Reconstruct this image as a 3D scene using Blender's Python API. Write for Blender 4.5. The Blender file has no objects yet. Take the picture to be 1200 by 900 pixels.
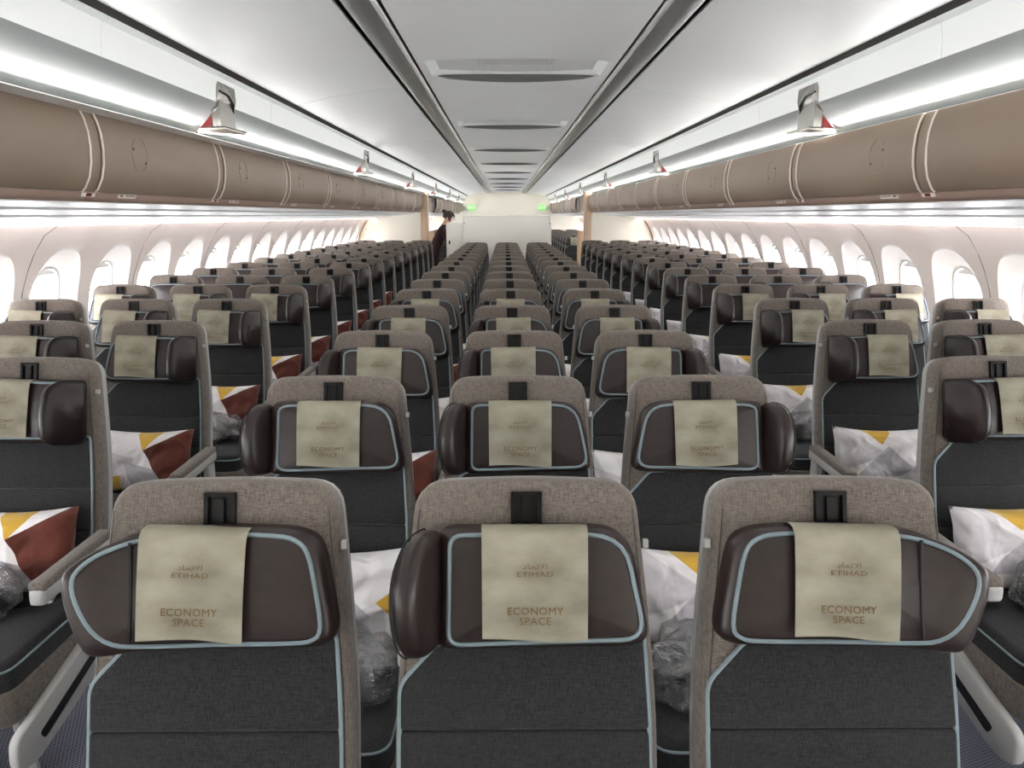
import bpy, bmesh, math, random
from mathutils import Vector, Matrix
random.seed(7)
R = math.radians
scene = bpy.context.scene
COL = scene.collection

# ------------------------------------------------------------------ camera
CAMZ = 1.60
CAMX = -0.035
cd = bpy.data.cameras.new('cabin_camera')
cd.sensor_fit = 'HORIZONTAL'; cd.sensor_width = 36.0; cd.lens = 36.0 * 920 / 1200
cd.clip_start = 0.02; cd.clip_end = 200
cam = bpy.data.objects.new('cabin_camera', cd); COL.objects.link(cam)
cam.location = (CAMX, 0, CAMZ)
cam.rotation_euler = (R(90 - 12.15), 0, R(-0.5))
scene.camera = cam

# ------------------------------------------------------------------ world, exposure
w = bpy.data.worlds.new('overcast_sky'); scene.world = w; w.use_nodes = True
bgn = w.node_tree.nodes['Background']
bgn.inputs[0].default_value = (0.93, 0.96, 1.0, 1); bgn.inputs[1].default_value = 16.0
vs = scene.view_settings
vs.view_transform = 'Standard'; vs.look = 'None'; vs.exposure = 0.80; vs.gamma = 1.0
vs.use_curve_mapping = False
# wash lamps along the top edge of the bins, and fill lights added under the ceiling rails to brighten the seats
def area(name, loc, rot, sx, sy, power, col=(1, 0.985, 0.965)):
    l = bpy.data.lights.new(name, 'AREA'); l.shape = 'RECTANGLE'; l.size = sx; l.size_y = sy; l.energy = power; l.color = col
    o = bpy.data.objects.new(name, l); COL.objects.link(o); o.location = loc; o.rotation_euler = rot
    return o
for sg in (-1, 1):
    area('bin_top_wash_lamp', (0.03 + sg * 1.556, 13.0, CAMZ + 0.388), (0, sg * R(90 + 28), 0), 0.014, 31.0, 74)
    area('added_rail_fill', (0.03 + sg * 0.60, 13.0, CAMZ + 0.752), (0, 0, 0), 0.04, 31.0, 28)
STRIP_EMIT = 0.20      # aisle light strips
COVE_EMIT = 6.5       # sidewall cove lamps

# ------------------------------------------------------------------ helpers
def lin(c):
    return tuple(((v / 255) / 12.92 if v / 255 <= 0.04045 else ((v / 255 + 0.055) / 1.055) ** 2.4) for v in c)

def mat(name, c, rough=0.6, spec=0.4, metal=0.0, coat=0.0, sheen=0.0):
    m = bpy.data.materials.new(name); m.use_nodes = True
    b = m.node_tree.nodes['Principled BSDF']
    b.inputs['Base Color'].default_value = (*lin(c), 1)
    b.inputs['Roughness'].default_value = rough
    b.inputs['Specular IOR Level'].default_value = spec
    b.inputs['Metallic'].default_value = metal
    b.inputs['Coat Weight'].default_value = coat
    b.inputs['Sheen Weight'].default_value = sheen
    return m

def nd(m, typ, **kw):
    n = m.node_tree.nodes.new(typ)
    for k, v in kw.items():
        if hasattr(n, k): setattr(n, k, v)
        else: n.inputs[k].default_value = v
    return n

def lk(m, a, b): m.node_tree.links.new(a, b)

def vary(m, c1, c2, scale=(60, 60, 60), detail=4, bump=0.0, bscale=None, dist=0.002, lo=0.35, hi=0.65, coord='Object'):
    """noise between two colours of the same stuff, plus a fine bump"""
    b = m.node_tree.nodes['Principled BSDF']
    tc = nd(m, 'ShaderNodeTexCoord'); mp = nd(m, 'ShaderNodeMapping')
    mp.inputs['Scale'].default_value = scale
    lk(m, tc.outputs[coord], mp.inputs[0])
    n = nd(m, 'ShaderNodeTexNoise'); n.inputs['Scale'].default_value = 1.0; n.inputs['Detail'].default_value = detail
    lk(m, mp.outputs[0], n.inputs['Vector'])
    r = nd(m, 'ShaderNodeValToRGB')
    r.color_ramp.elements[0].position = lo; r.color_ramp.elements[0].color = (*lin(c1), 1)
    r.color_ramp.elements[1].position = hi; r.color_ramp.elements[1].color = (*lin(c2), 1)
    lk(m, n.outputs['Fac'], r.inputs[0]); lk(m, r.outputs[0], b.inputs['Base Color'])
    if bump:
        bp = nd(m, 'ShaderNodeBump'); bp.inputs['Strength'].default_value = bump; bp.inputs['Distance'].default_value = dist
        lk(m, n.outputs['Fac'], bp.inputs['Height']); lk(m, bp.outputs[0], b.inputs['Normal'])
    return m

def weave(m, c1, c2, sx, sz, bump=0.5):
    """two crossed stretched noises: woven cloth"""
    b = m.node_tree.nodes['Principled BSDF']
    tc = nd(m, 'ShaderNodeTexCoord')
    outs = []
    for sc in ((sx, sz * 0.12, sz * 0.12), (sx * 0.12, sz, sz)):
        mp = nd(m, 'ShaderNodeMapping'); mp.inputs['Scale'].default_value = sc
        lk(m, tc.outputs['Object'], mp.inputs[0])
        n = nd(m, 'ShaderNodeTexNoise'); n.inputs['Scale'].default_value = 1.0; n.inputs['Detail'].default_value = 3
        lk(m, mp.outputs[0], n.inputs['Vector']); outs.append(n.outputs['Fac'])
    a = nd(m, 'ShaderNodeMath', operation='ADD'); lk(m, outs[0], a.inputs[0]); lk(m, outs[1], a.inputs[1])
    h = nd(m, 'ShaderNodeMath', operation='MULTIPLY'); h.inputs[1].default_value = 0.5; lk(m, a.outputs[0], h.inputs[0])
    r = nd(m, 'ShaderNodeValToRGB')
    r.color_ramp.elements[0].position = 0.36; r.color_ramp.elements[0].color = (*lin(c1), 1)
    r.color_ramp.elements[1].position = 0.64; r.color_ramp.elements[1].color = (*lin(c2), 1)
    lk(m, h.outputs[0], r.inputs[0]); lk(m, r.outputs[0], b.inputs['Base Color'])
    bp = nd(m, 'ShaderNodeBump'); bp.inputs['Strength'].default_value = bump; bp.inputs['Distance'].default_value = 0.0015
    lk(m, h.outputs[0], bp.inputs['Height']); lk(m, bp.outputs[0], b.inputs['Normal'])
    return m

def emitter(name, c, strength):
    m = bpy.data.materials.new(name); m.use_nodes = True
    b = m.node_tree.nodes['Principled BSDF']
    b.inputs['Base Color'].default_value = (*lin(c), 1); b.inputs['Roughness'].default_value = 0.5
    b.inputs['Emission Color'].default_value = (*lin(c), 1); b.inputs['Emission Strength'].default_value = strength
    return m

MT = {}
MT['taupe'] = weave(mat('taupe_weave', (120, 112, 105), 0.9, 0.2, sheen=0.2), (84, 77, 71), (130, 121, 113), 700, 700, 0.5)
MT['dark'] = weave(mat('charcoal_weave', (58, 58, 60), 0.9, 0.2, sheen=0.12), (28, 28, 29), (55, 55, 56), 420, 900, 0.7)
MT['leather'] = vary(mat('brown_leather', (62, 48, 44), 0.36, 0.45), (35, 25, 23), (42, 31, 28), (45, 45, 45), 5, 0.25, dist=0.001)
MT['piping'] = mat('pale_blue_piping', (124, 139, 144), 0.5, 0.4)
MT['plastic'] = mat('light_grey_plastic', (178, 177, 174), 0.45, 0.4)
MT['black'] = mat('black_gloss_plastic', (4, 4, 5), 0.35, 0.25)
MT['rubber'] = mat('dark_rubber', (28, 28, 30), 0.6, 0.3)
MT['paper'] = vary(mat('beige_paper_cloth', (186, 178, 156), 0.95, 0.1), (132, 127, 112), (164, 159, 142), (9, 9, 18), 7, 0.35, dist=0.004)
MT['gold'] = mat('gold_print', (116, 92, 58), 0.7, 0.2)
MT['panel'] = vary(mat('off_white_panel', (240, 241, 239), 0.42, 0.35), (238, 239, 237), (242, 243, 241), (2, .6, 2), 2)
MT['valance'] = vary(mat('grey_valance', (172, 176, 174), 0.4, 0.35), (170, 174, 172), (174, 178, 176), (2, .6, 2), 2)
MT['cvent'] = mat('vent_grille_white', (228, 228, 224), 0.5, 0.3)
MT['slot'] = mat('grey_vent_slot', (92, 92, 90), 0.4, 0.4)
MT['rail'] = mat('grey_ceiling_rail', (138, 138, 135), 0.3, 0.5, metal=0.35)
MT['railedge'] = mat('bright_rail_edge', (225, 225, 222), 0.22, 0.5, metal=0.4)
MT['gap'] = mat('dark_gap', (82, 79, 77), 0.7, 0.2)
MT['gap_shade'] = mat('painted_gap_shade', (70, 67, 65), 0.7, 0.2)  # dark grey stands in for the shade inside the ceiling gap
MT['binbrown'] = vary(mat('brown_bin_finish', (146, 128, 115), 0.48, 0.3), (130, 112, 98), (139, 121, 106), (1.2, 1.2, 1.2), 3)
MT['binrail'] = mat('bin_lower_rail', (150, 127, 114), 0.5, 0.3)
MT['bintrim'] = mat('ivory_trim', (232, 220, 208), 0.5, 0.3)
MT['placard'] = mat('placard_ivory', (225, 214, 204), 0.5, 0.3)
MT['ink'] = mat('grey_print', (110, 100, 96), 0.6, 0.2)
MT['red'] = mat('red_marker', (110, 12, 20), 0.4, 0.4)
MT['capline'] = mat('bin_cap', (160, 142, 128), 0.5, 0.3)
MT['wall'] = vary(mat('sidewall_lining', (226, 219, 214), 0.5, 0.3), (223, 216, 211), (229, 222, 217), (1.5, 1.5, 1.5), 2)
MT['psu'] = mat('white_service_panel', (226, 226, 224), 0.35, 0.4)
MT['chrome'] = mat('satin_silver', (158, 155, 150), 0.25, 0.5, metal=0.7)
MT['lens'] = mat('milky_lens', (225, 218, 206), 0.2, 0.5)
MT['cream'] = mat('cream_bulkhead', (226, 220, 206), 0.5, 0.3)
MT['white'] = mat('white_laminate', (238, 235, 226), 0.4, 0.4)
MT['wood'] = vary(mat('pale_wood', (196, 170, 146), 0.5, 0.3), (184, 158, 134), (206, 180, 156), (30, 30, 2), 4)
MT['tan'] = mat('tan_panel', (176, 148, 118), 0.5, 0.3)
MT['strip'] = emitter('aisle_light_strip', (214, 216, 213), STRIP_EMIT)
MT['cove'] = emitter('sidewall_cove_lamp', (255, 228, 220), COVE_EMIT)
MT['exitgreen'] = emitter('exit_sign_green', (130, 205, 110), 0.35)
MT['exittext'] = emitter('exit_sign_text', (235, 255, 225), 0.6)
MT['skin'] = mat('skin', (205, 160, 140), 0.5, 0.4)
MT['hair'] = mat('dark_brown_hair', (40, 26, 22), 0.5, 0.4)
MT['uniform'] = mat('dark_brown_uniform', (52, 36, 36), 0.8, 0.2)
MT['frame'] = mat('window_frame_white', (225, 224, 222), 0.4, 0.4)
MT['metal'] = mat('buckle_steel', (205, 205, 205), 0.25, 0.5, metal=0.9)
MT['blanket'] = vary(mat('grey_blanket', (84, 84, 88), 0.9, 0.2), (30, 30, 33), (58, 58, 62), (40, 40, 40), 4, 0.5, dist=0.004)
MT['paleblanket'] = vary(mat('pale_blanket', (190, 184, 182), 0.9, 0.2), (196, 190, 188), (228, 223, 220), (40, 40, 40), 4, 0.5, dist=0.004)

# clear plastic wrap
pm = bpy.data.materials.new('clear_plastic_wrap'); pm.use_nodes = True
nt = pm.node_tree; nt.nodes.clear()
o_ = nt.nodes.new('ShaderNodeOutputMaterial'); mx = nt.nodes.new('ShaderNodeMixShader')
tr = nt.nodes.new('ShaderNodeBsdfTransparent'); gl = nt.nodes.new('ShaderNodeBsdfGlossy'); gl.inputs['Roughness'].default_value = 0.12
fr = nt.nodes.new('ShaderNodeFresnel'); fr.inputs['IOR'].default_value = 1.5
nz = nt.nodes.new('ShaderNodeTexNoise'); nz.inputs['Scale'].default_value = 38; nz.inputs['Detail'].default_value = 3
bpn = nt.nodes.new('ShaderNodeBump'); bpn.inputs['Strength'].default_value = 1.0; bpn.inputs['Distance'].default_value = 0.02
ad = nt.nodes.new('ShaderNodeMath'); ad.operation = 'ADD'; ad.inputs[1].default_value = 0.22
nt.links.new(nz.outputs['Fac'], bpn.inputs['Height']); nt.links.new(bpn.outputs[0], gl.inputs['Normal']); nt.links.new(bpn.outputs[0], fr.inputs['Normal'])
nt.links.new(fr.outputs[0], ad.inputs[0]); nt.links.new(ad.outputs[0], mx.inputs[0]); nt.links.new(tr.outputs[0], mx.inputs[1]); nt.links.new(gl.outputs[0], mx.inputs[2])
nt.links.new(mx.outputs[0], o_.inputs[0]); MT['wrap'] = pm

# window acrylic
gm = bpy.data.materials.new('window_acrylic'); gm.use_nodes = True
nt = gm.node_tree; nt.nodes.clear()
o_ = nt.nodes.new('ShaderNodeOutputMaterial'); mx = nt.nodes.new('ShaderNodeMixShader'); mx.inputs[0].default_value = 0.06
tr = nt.nodes.new('ShaderNodeBsdfTransparent'); gl = nt.nodes.new('ShaderNodeBsdfGlossy'); gl.inputs['Roughness'].default_value = 0.05
nt.links.new(tr.outputs[0], mx.inputs[1]); nt.links.new(gl.outputs[0], mx.inputs[2]); nt.links.new(mx.outputs[0], o_.inputs[0])
MT['pane'] = gm

# carpet
cm = mat('blue_grey_carpet', (60, 64, 76), 0.95, 0.1)
b = cm.node_tree.nodes['Principled BSDF']
tc = nd(cm, 'ShaderNodeTexCoord'); mp = nd(cm, 'ShaderNodeMapping'); mp.inputs['Rotation'].default_value = (0, 0, 0.4)
lk(cm, tc.outputs['Object'], mp.inputs[0])
br = nd(cm, 'ShaderNodeTexBrick'); br.inputs['Scale'].default_value = 34
br.inputs['Color1'].default_value = (*lin((30, 31, 38)), 1); br.inputs['Color2'].default_value = (*lin((42, 44, 54)), 1)
br.inputs['Mortar'].default_value = (*lin((120, 123, 136)), 1); br.inputs['Mortar Size'].default_value = 0.07
lk(cm, mp.outputs[0], br.inputs['Vector']); lk(cm, br.outputs['Color'], b.inputs['Base Color'])
MT['carpet'] = cm

# printed pillow cases: flat print of triangles
def print_mat(name, base, shapes):
    m = mat(name, base, 0.9, 0.15, sheen=0.2)
    b = m.node_tree.nodes['Principled BSDF']
    uv = nd(m, 'ShaderNodeUVMap'); sx = nd(m, 'ShaderNodeSeparateXYZ'); lk(m, uv.outputs[0], sx.inputs[0])
    prev = None
    for c, planes in shapes:
        acc = None
        for (a, bb, cc) in planes:
            m1 = nd(m, 'ShaderNodeMath', operation='MULTIPLY_ADD'); m1.inputs[1].default_value = a; m1.inputs[2].default_value = cc
            lk(m, sx.outputs[0], m1.inputs[0])
            m2 = nd(m, 'ShaderNodeMath', operation='MULTIPLY_ADD'); m2.inputs[1].default_value = bb
            lk(m, sx.outputs[1], m2.inputs[0]); lk(m, m1.outputs[0], m2.inputs[2])
            g = nd(m, 'ShaderNodeMath', operation='GREATER_THAN'); g.inputs[1].default_value = 0.0; lk(m, m2.outputs[0], g.inputs[0])
            if acc is None: acc = g
            else:
                p = nd(m, 'ShaderNodeMath', operation='MULTIPLY'); lk(m, acc.outputs[0], p.inputs[0]); lk(m, g.outputs[0], p.inputs[1]); acc = p
        mix = nd(m, 'ShaderNodeMix', data_type='RGBA')
        lk(m, acc.outputs[0], mix.inputs[0])
        if prev is None: mix.inputs[6].default_value = (*lin(base), 1)
        else: lk(m, prev, mix.inputs[6])
        mix.inputs[7].default_value = (*lin(c), 1); prev = mix.outputs[2]
    lk(m, prev, b.inputs['Base Color'])
    tc = nd(m, 'ShaderNodeTexCoord'); n = nd(m, 'ShaderNodeTexNoise'); n.inputs['Scale'].default_value = 9; n.inputs['Detail'].default_value = 2
    n.inputs['Distortion'].default_value = 0.6
    lk(m, tc.outputs['Object'], n.inputs['Vector'])
    bp = nd(m, 'ShaderNodeBump'); bp.inputs['Strength'].default_value = 0.9; bp.inputs['Distance'].default_value = 0.05
    lk(m, n.outputs['Fac'], bp.inputs['Height']); lk(m, bp.outputs[0], b.inputs['Normal'])
    return m

def tri(p, q, r):
    """half planes of triangle p q r (u,v)"""
    out = []
    cx = (p[0] + q[0] + r[0]) / 3; cy = (p[1] + q[1] + r[1]) / 3
    for s, e in ((p, q), (q, r), (r, p)):
        a = -(e[1] - s[1]); bb = e[0] - s[0]; cc = -(a * s[0] + bb * s[1])
        if a * cx + bb * cy + cc < 0: a, bb, cc = -a, -bb, -cc
        out.append((a, bb, cc))
    return out

WHT, LGR, GRY, YEL, RUS = (230, 226, 226), (205, 200, 202), (182, 178, 182), (206, 164, 66), (98, 52, 43)
MT['pillowA'] = print_mat('pillow_print_rust_corner', WHT, [
    (LGR, tri((0.0, 0.75), (0.45, 0.55), (0.3, -0.1))), (GRY, tri((0.35, 0.5), (0.9, 0.3), (0.5, -0.2))),
    (LGR, tri((0.9, 0.35), (1.1, 0.5), (0.9, -0.3))), (YEL, tri((0.1, 0.22), (0.34, 0.3), (0.3, -0.05))),
    (YEL, tri((0.43, 1.1), (0.76, 1.1), (0.555, 0.66))), (RUS, tri((0.55, 0.68), (1.25, 1.25), (0.72, 0.2))),
    (RUS, tri((0.72, 0.2), (1.2, 0.5), (1.1, 1.1)))])
MT['pillowB'] = print_mat('pillow_print_gold_top', WHT, [
    (LGR, tri((0.0, 1.1), (0.5, 0.6), (-0.1, 0.2))), (GRY, tri((0.2, 0.25), (0.52, 0.72), (0.85, 0.25))),
    (LGR, tri((0.5, 0.1), (0.85, 0.45), (0.9, -0.2))), (YEL, tri((0.2, 1.1), (0.62, 1.1), (0.46, 0.74))),
    (YEL, tri((0.8, 0.5), (1.1, 0.75), (1.05, 0.1))), (RUS, tri((0.05, 0.1), (0.5, -0.1), (0.0, -0.2)))])

def mesh(name, verts, faces, m=None, smooth=True, angle=None):
    me = bpy.data.meshes.new(name); me.from_pydata([tuple(v) for v in verts], [], faces)
    bm = bmesh.new(); bm.from_mesh(me); bmesh.ops.recalc_face_normals(bm, faces=bm.faces); bm.to_mesh(me); bm.free()
    if m: me.materials.append(MT[m] if isinstance(m, str) else m)
    if smooth:
        me.polygons.foreach_set('use_smooth', [True] * len(me.polygons))
        try: me.set_sharp_from_angle(angle=R(angle or 40))
        except Exception: pass
    me.update(); return me

def put(name, me, parent=None, loc=(0, 0, 0), rot=(0, 0, 0), scale=(1, 1, 1)):
    o = bpy.data.objects.new(name, me); COL.objects.link(o)
    o.location = loc; o.rotation_euler = rot; o.scale = scale
    if parent: o.parent = parent
    return o

def tag(o, label, cat=None, group=None, kind=None):
    o['label'] = label
    if cat: o['category'] = cat
    if group: o['group'] = group
    if kind: o['kind'] = kind
    return o

def thing(name, label, cat, loc=(0, 0, 0), group=None, kind=None):
    o = put(name, None, None, loc); o.empty_display_size = 0.1
    return tag(o, label, cat, group, kind)

def join(*parts):
    V = []; F = []
    for v, f in parts:
        k = len(V); V += [tuple(p) for p in v]; F += [tuple(i + k for i in g) for g in f]
    return V, F

def boxvf(x0, x1, y0, y1, z0, z1):
    v = [(x0, y0, z0), (x1, y0, z0), (x1, y1, z0), (x0, y1, z0), (x0, y0, z1), (x1, y0, z1), (x1, y1, z1), (x0, y1, z1)]
    return v, [(0, 1, 2, 3), (4, 5, 6, 7), (0, 1, 5, 4), (1, 2, 6, 5), (2, 3, 7, 6), (3, 0, 4, 7)]

def rbox(name, x0, x1, y0, y1, z0, z1, bev, m, seg=2):
    v, f = boxvf(x0, x1, y0, y1, z0, z1)
    me = bpy.data.meshes.new(name); me.from_pydata(v, [], f)
    bm = bmesh.new(); bm.from_mesh(me)
    bmesh.ops.recalc_face_normals(bm, faces=bm.faces)
    bmesh.ops.bevel(bm, geom=bm.edges[:], offset=bev, segments=seg, affect='EDGES', profile=0.5)
    bm.to_mesh(me); bm.free(); me.materials.append(MT[m])
    me.polygons.foreach_set('use_smooth', [True] * len(me.polygons)); me.set_sharp_from_angle(angle=R(50))
    return me

def smoothloop(pts, sub=3):
    n = len(pts); out = []
    for i in range(n):
        p0, p1, p2, p3 = (Vector(pts[(i + k) % n]) for k in (-1, 0, 1, 2))
        for j in range(sub):
            t = j / sub
            out.append(0.5 * ((2 * p1) + (p2 - p0) * t + (2 * p0 - 5 * p1 + 4 * p2 - p3) * t * t + (3 * p1 - p0 - 3 * p2 + p3) * t ** 3))
    return [tuple(p) for p in out]

def roundpoly(pts, rad, seg=4):
    """polygon with rounded corners; rad a number or list"""
    n = len(pts); out = []
    for i in range(n):
        p = Vector(pts[i]); a = Vector(pts[i - 1]); b = Vector(pts[(i + 1) % n])
        r = rad[i] if isinstance(rad, (list, tuple)) else rad
        if r <= 0: out.append(tuple(p)); continue
        da = (a - p); db = (b - p); la = min(r, da.length * .45); lb = min(r, db.length * .45)
        s = p + da.normalized() * la; e = p + db.normalized() * lb
        for k in range(seg + 1):
            t = k / seg; out.append(tuple(s * (1 - t) ** 2 + p * 2 * t * (1 - t) + e * t * t))
    return out

def offset(pts, d):
    n = len(pts)
    area = sum(pts[i][0] * pts[(i + 1) % n][1] - pts[(i + 1) % n][0] * pts[i][1] for i in range(n))
    sg = 1 if area > 0 else -1
    out = []
    for i in range(n):
        a = Vector(pts[i - 1]); p = Vector(pts[i]); b = Vector(pts[(i + 1) % n])
        e1 = (p - a); e2 = (b - p)
        if e1.length < 1e-7: e1 = e2
        if e2.length < 1e-7: e2 = e1
        n1 = Vector((-e1.y, e1.x)).normalized(); n2 = Vector((-e2.y, e2.x)).normalized()
        nn = n1 + n2
        if nn.length < 1e-6: nn = n1
        nn.normalize(); k = max(0.5, nn.dot(n1))
        out.append(tuple(p + nn * (sg * d / k)))
    return out

def slab(pts, f, n0, n1, bev, steps=3, dome=0.0, drings=3, backbev=0.0):
    """closed slab on outline pts: f maps (x,t,n) to 3-D"""
    rings = []
    if backbev: rings.append((offset(pts, backbev), n0))
    rings.append((pts, n0 + backbev))
    for k in range(steps + 1):
        a = math.pi / 2 * k / steps
        rings.append((offset(pts, bev * (1 - math.cos(a))) if k else pts, n1 - bev + bev * math.sin(a)))
    V = []; F = []; N = len(pts)
    for pr, n in rings: V += [f(p[0], p[1], n) for p in pr]
    last = rings[-1][0]
    nr = len(rings)
    if dome:
        cx = sum(p[0] for p in last) / N; cy = sum(p[1] for p in last) / N
        for k in range(1, drings + 1):
            s = 1 - k / (drings + 1)
            V += [f(cx + (p[0] - cx) * s, cy + (p[1] - cy) * s, n1 + dome * (1 - s * s)) for p in last]
            nr += 1
        V.append(f(cx, cy, n1 + dome)); c = len(V) - 1
    for r in range(nr - 1):
        for i in range(N):
            j = (i + 1) % N
            F.append((r * N + i, r * N + j, (r + 1) * N + j, (r + 1) * N + i))
    if dome: F += [((nr - 1) * N + i, (nr - 1) * N + (i + 1) % N, c) for i in range(N)]
    else: F.append(tuple((nr - 1) * N + i for i in range(N)))
    F.append(tuple(reversed(range(N))))
    return V, F

def tube(path, r, closed=False, sides=6):
    P = [Vector(p) for p in path]; n = len(P); V = []; F = []
    up = Vector((0.123, 0.456, 0.88))
    prevu = None
    for i in range(n):
        if closed: d = P[(i + 1) % n] - P[i - 1]
        else: d = P[min(i + 1, n - 1)] - P[max(i - 1, 0)]
        d.normalize()
        u = (prevu if prevu is not None else up); u = (u - d * u.dot(d))
        if u.length < 1e-5: u = Vector((1, 0, 0)) - d * d.x
        u.normalize(); prevu = u; v = d.cross(u)
        for k in range(sides):
            a = 2 * math.pi * k / sides; V.append(P[i] + u * (r * math.cos(a)) + v * (r * math.sin(a)))
    m = n if closed else n - 1
    for i in range(m):
        j = (i + 1) % n
        for k in range(sides): F.append((i * sides + k, i * sides + (k + 1) % sides, j * sides + (k + 1) % sides, j * sides + k))
    if not closed: F.append(tuple(range(sides))); F.append(tuple((n - 1) * sides + k for k in range(sides)))
    return V, F

def prism(prof, y0, y1, mirror=1, cx=0.0):
    """closed profile [(X, Zrel)] drawn out along y"""
    n = len(prof)
    V = [(cx + mirror * p[0], y, CAMZ + p[1]) for y in (y0, y1) for p in prof]
    F = [(i, (i + 1) % n, n + (i + 1) % n, n + i) for i in range(n)] + [tuple(range(n)), tuple(n + i for i in range(n))]
    return V, F

def thick(line, t=0.012, nrm=None):
    """open profile line to closed profile, thickened away from the cabin (up and out)"""
    back = []
    for i, p in enumerate(line):
        a = Vector(line[max(i - 1, 0)]); b = Vector(line[min(i + 1, len(line) - 1)])
        d = (b - a).normalized(); nn = Vector((-d.y, d.x))
        if nrm and nn.dot(Vector(nrm)) < 0: nn = -nn
        q = Vector(p) + nn * t; back.append((q.x, q.y))
    return list(line) + back[::-1]

def textmesh(body, size, m, sx=1.0):
    c = bpy.data.curves.new('lettering', 'FONT'); c.body = body; c.size = size; c.align_x = 'CENTER'; c.align_y = 'CENTER'
    c.extrude = 0.0002; c.resolution_u = 2; c.space_character = 1.08
    o = bpy.data.objects.new('lettering_source', c); COL.objects.link(o)
    dg = bpy.context.evaluated_depsgraph_get(); dg.update()
    me = bpy.data.meshes.new_from_object(o.evaluated_get(dg)); bpy.data.objects.remove(o)
    me.materials.clear(); me.materials.append(MT[m])
    if sx != 1.0:
        for v in me.vertices: v.co.x *= sx
    return me

ORD = ['', 'first', 'second', 'third', 'fourth', 'fifth', 'sixth', 'seventh', 'eighth', 'ninth', 'tenth', 'eleventh', 'twelfth',
       'thirteenth', 'fourteenth', 'fifteenth', 'sixteenth', 'seventeenth', 'eighteenth', 'nineteenth', 'twentieth', 'twenty-first',
       'twenty-second', 'twenty-third', 'twenty-fourth', 'twenty-fifth', 'twenty-sixth', 'twenty-seventh', 'twenty-eighth', 'twenty-ninth', 'thirtieth'] + \
      ['thirty-' + s for s in 'first second third fourth fifth sixth seventh eighth ninth'.split()] + ['fortieth'] + \
      ['forty-' + s for s in 'first second third fourth fifth sixth seventh eighth ninth'.split()]
SIDE = {-1: "attendant's side", 1: 'side opposite the attendant'}

# ------------------------------------------------------------------ the cabin shell
Y0, Y1 = -2.6, 28.6
CXC = 0.03      # ceiling axis
CXW = -0.015      # wall and bin axis
DIV0, BINP = 3.08, 1.335
tag(put('floor', mesh('floor', *boxvf(-2.75, 2.75, Y0, Y1, -0.05, 0.0), 'carpet', smooth=False)), 'blue-grey patterned carpet on the cabin floor', 'floor', kind='structure')

WPROF = [(2.545, -0.050)] + [(x * 1.053, z * 1.045 if z > -1.5 else -1.60) for x, z in [(2.50, -0.10), (2.565, -0.19), (2.62, -0.30), (2.67, -0.43), (2.70, -0.57), (2.715, -0.72), (2.71, -0.90), (2.685, -1.12), (2.66, -1.36), (2.62, -1.60)]]
WL = [0]
for i in range(1, len(WPROF)): WL.append(WL[-1] + (Vector(WPROF[i]) - Vector(WPROF[i - 1])).length)
def wallpt(y, s, out, sg):
    """s = length down the wall, out = depth outward"""
    s = max(0, min(WL[-1], s))
    i = max(k for k in range(len(WL) - 1) if WL[k] <= s + 1e-9)
    t = (s - WL[i]) / (WL[i + 1] - WL[i])
    a = Vector(WPROF[i]); b = Vector(WPROF[i + 1]); p = a.lerp(b, t)
    def dirat(k):
        k = max(0, min(len(WPROF) - 1, k)); q0 = Vector(WPROF[max(k - 1, 0)]); q1 = Vector(WPROF[min(k + 1, len(WPROF) - 1)]); return (q1 - q0).normalized()
    d = dirat(i).lerp(dirat(i + 1), t).normalized(); nn = Vector((-d.y, d.x))
    if nn.x < 0: nn = -nn
    q = p + nn * out
    return (sg * q.x, y, CAMZ + q.y)

WPITCH = 0.697; PANP = 2 * WPITCH; SCW = 0.60
def window_panel(sg):
    """one lining panel with two window funnels, y from 0 to BINP"""
    V = []; F = []
    N = 40
    SC = SCW       # centre of window along the wall
    for wi in range(2):
        yc = WPITCH * (wi + 0.5); hw = WPITCH / 2 - (0.0)
        rings = []
        def rect(a):
            c, s = math.cos(a), math.sin(a)
            top, bot = SC, WL[-1] - SC
            k = min(hw / abs(c) if abs(c) > 1e-6 else 9e9, (top if s > 0 else bot) / abs(s) if abs(s) > 1e-6 else 9e9)
            return (c * k, s * k)
        def sup(a, rx, ry, e=2.4):
            c, s = math.cos(a), math.sin(a)
            return (math.copysign(abs(c) ** (2 / e), c) * rx, math.copysign(abs(s) ** (2 / e), s) * ry)
        # corner-exact angles
        angs = [2 * math.pi * k / N for k in range(N)]
        for cxs, cys in ((hw, SC), (-hw, SC), (-hw, -(WL[-1] - SC)), (hw, -(WL[-1] - SC))):
            a = math.atan2(cys, cxs) % (2 * math.pi)
            k = min(range(N), key=lambda q: abs((angs[q] - a + math.pi) % (2 * math.pi) - math.pi)); angs[k] = a
        spec = [('r', 1.0, 0), ('m', 0.72, 0), ('m', 0.45, 0), ('m', 0.2, 0), ('s', (0.272, 0.375), 0.0), ('s', (0.262, 0.36), 0.010), ('s', (0.215, 0.29), 0.042), ('s', (0.165, 0.225), 0.066), ('s', (0.155, 0.212), 0.075)]
        base = len(V)
        for kind, par, out in spec:
            for a in angs:
                r0 = rect(a); r1 = sup(a, 0.272, 0.375)
                if kind == 's': p = sup(a, *par)
                elif kind == 'r': p = r0
                else: p = (r1[0] + (r0[0] - r1[0]) * par, r1[1] + (r0[1] - r1[1]) * par)
                V.append(wallpt(yc + p[0], SC - p[1], out, sg))
        for r in range(len(spec) - 1):
            for i in range(N):
                j = (i + 1) % N; F.append((base + r * N + i, base + r * N + j, base + (r + 1) * N + j, base + (r + 1) * N + i))
    return V, F
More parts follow.
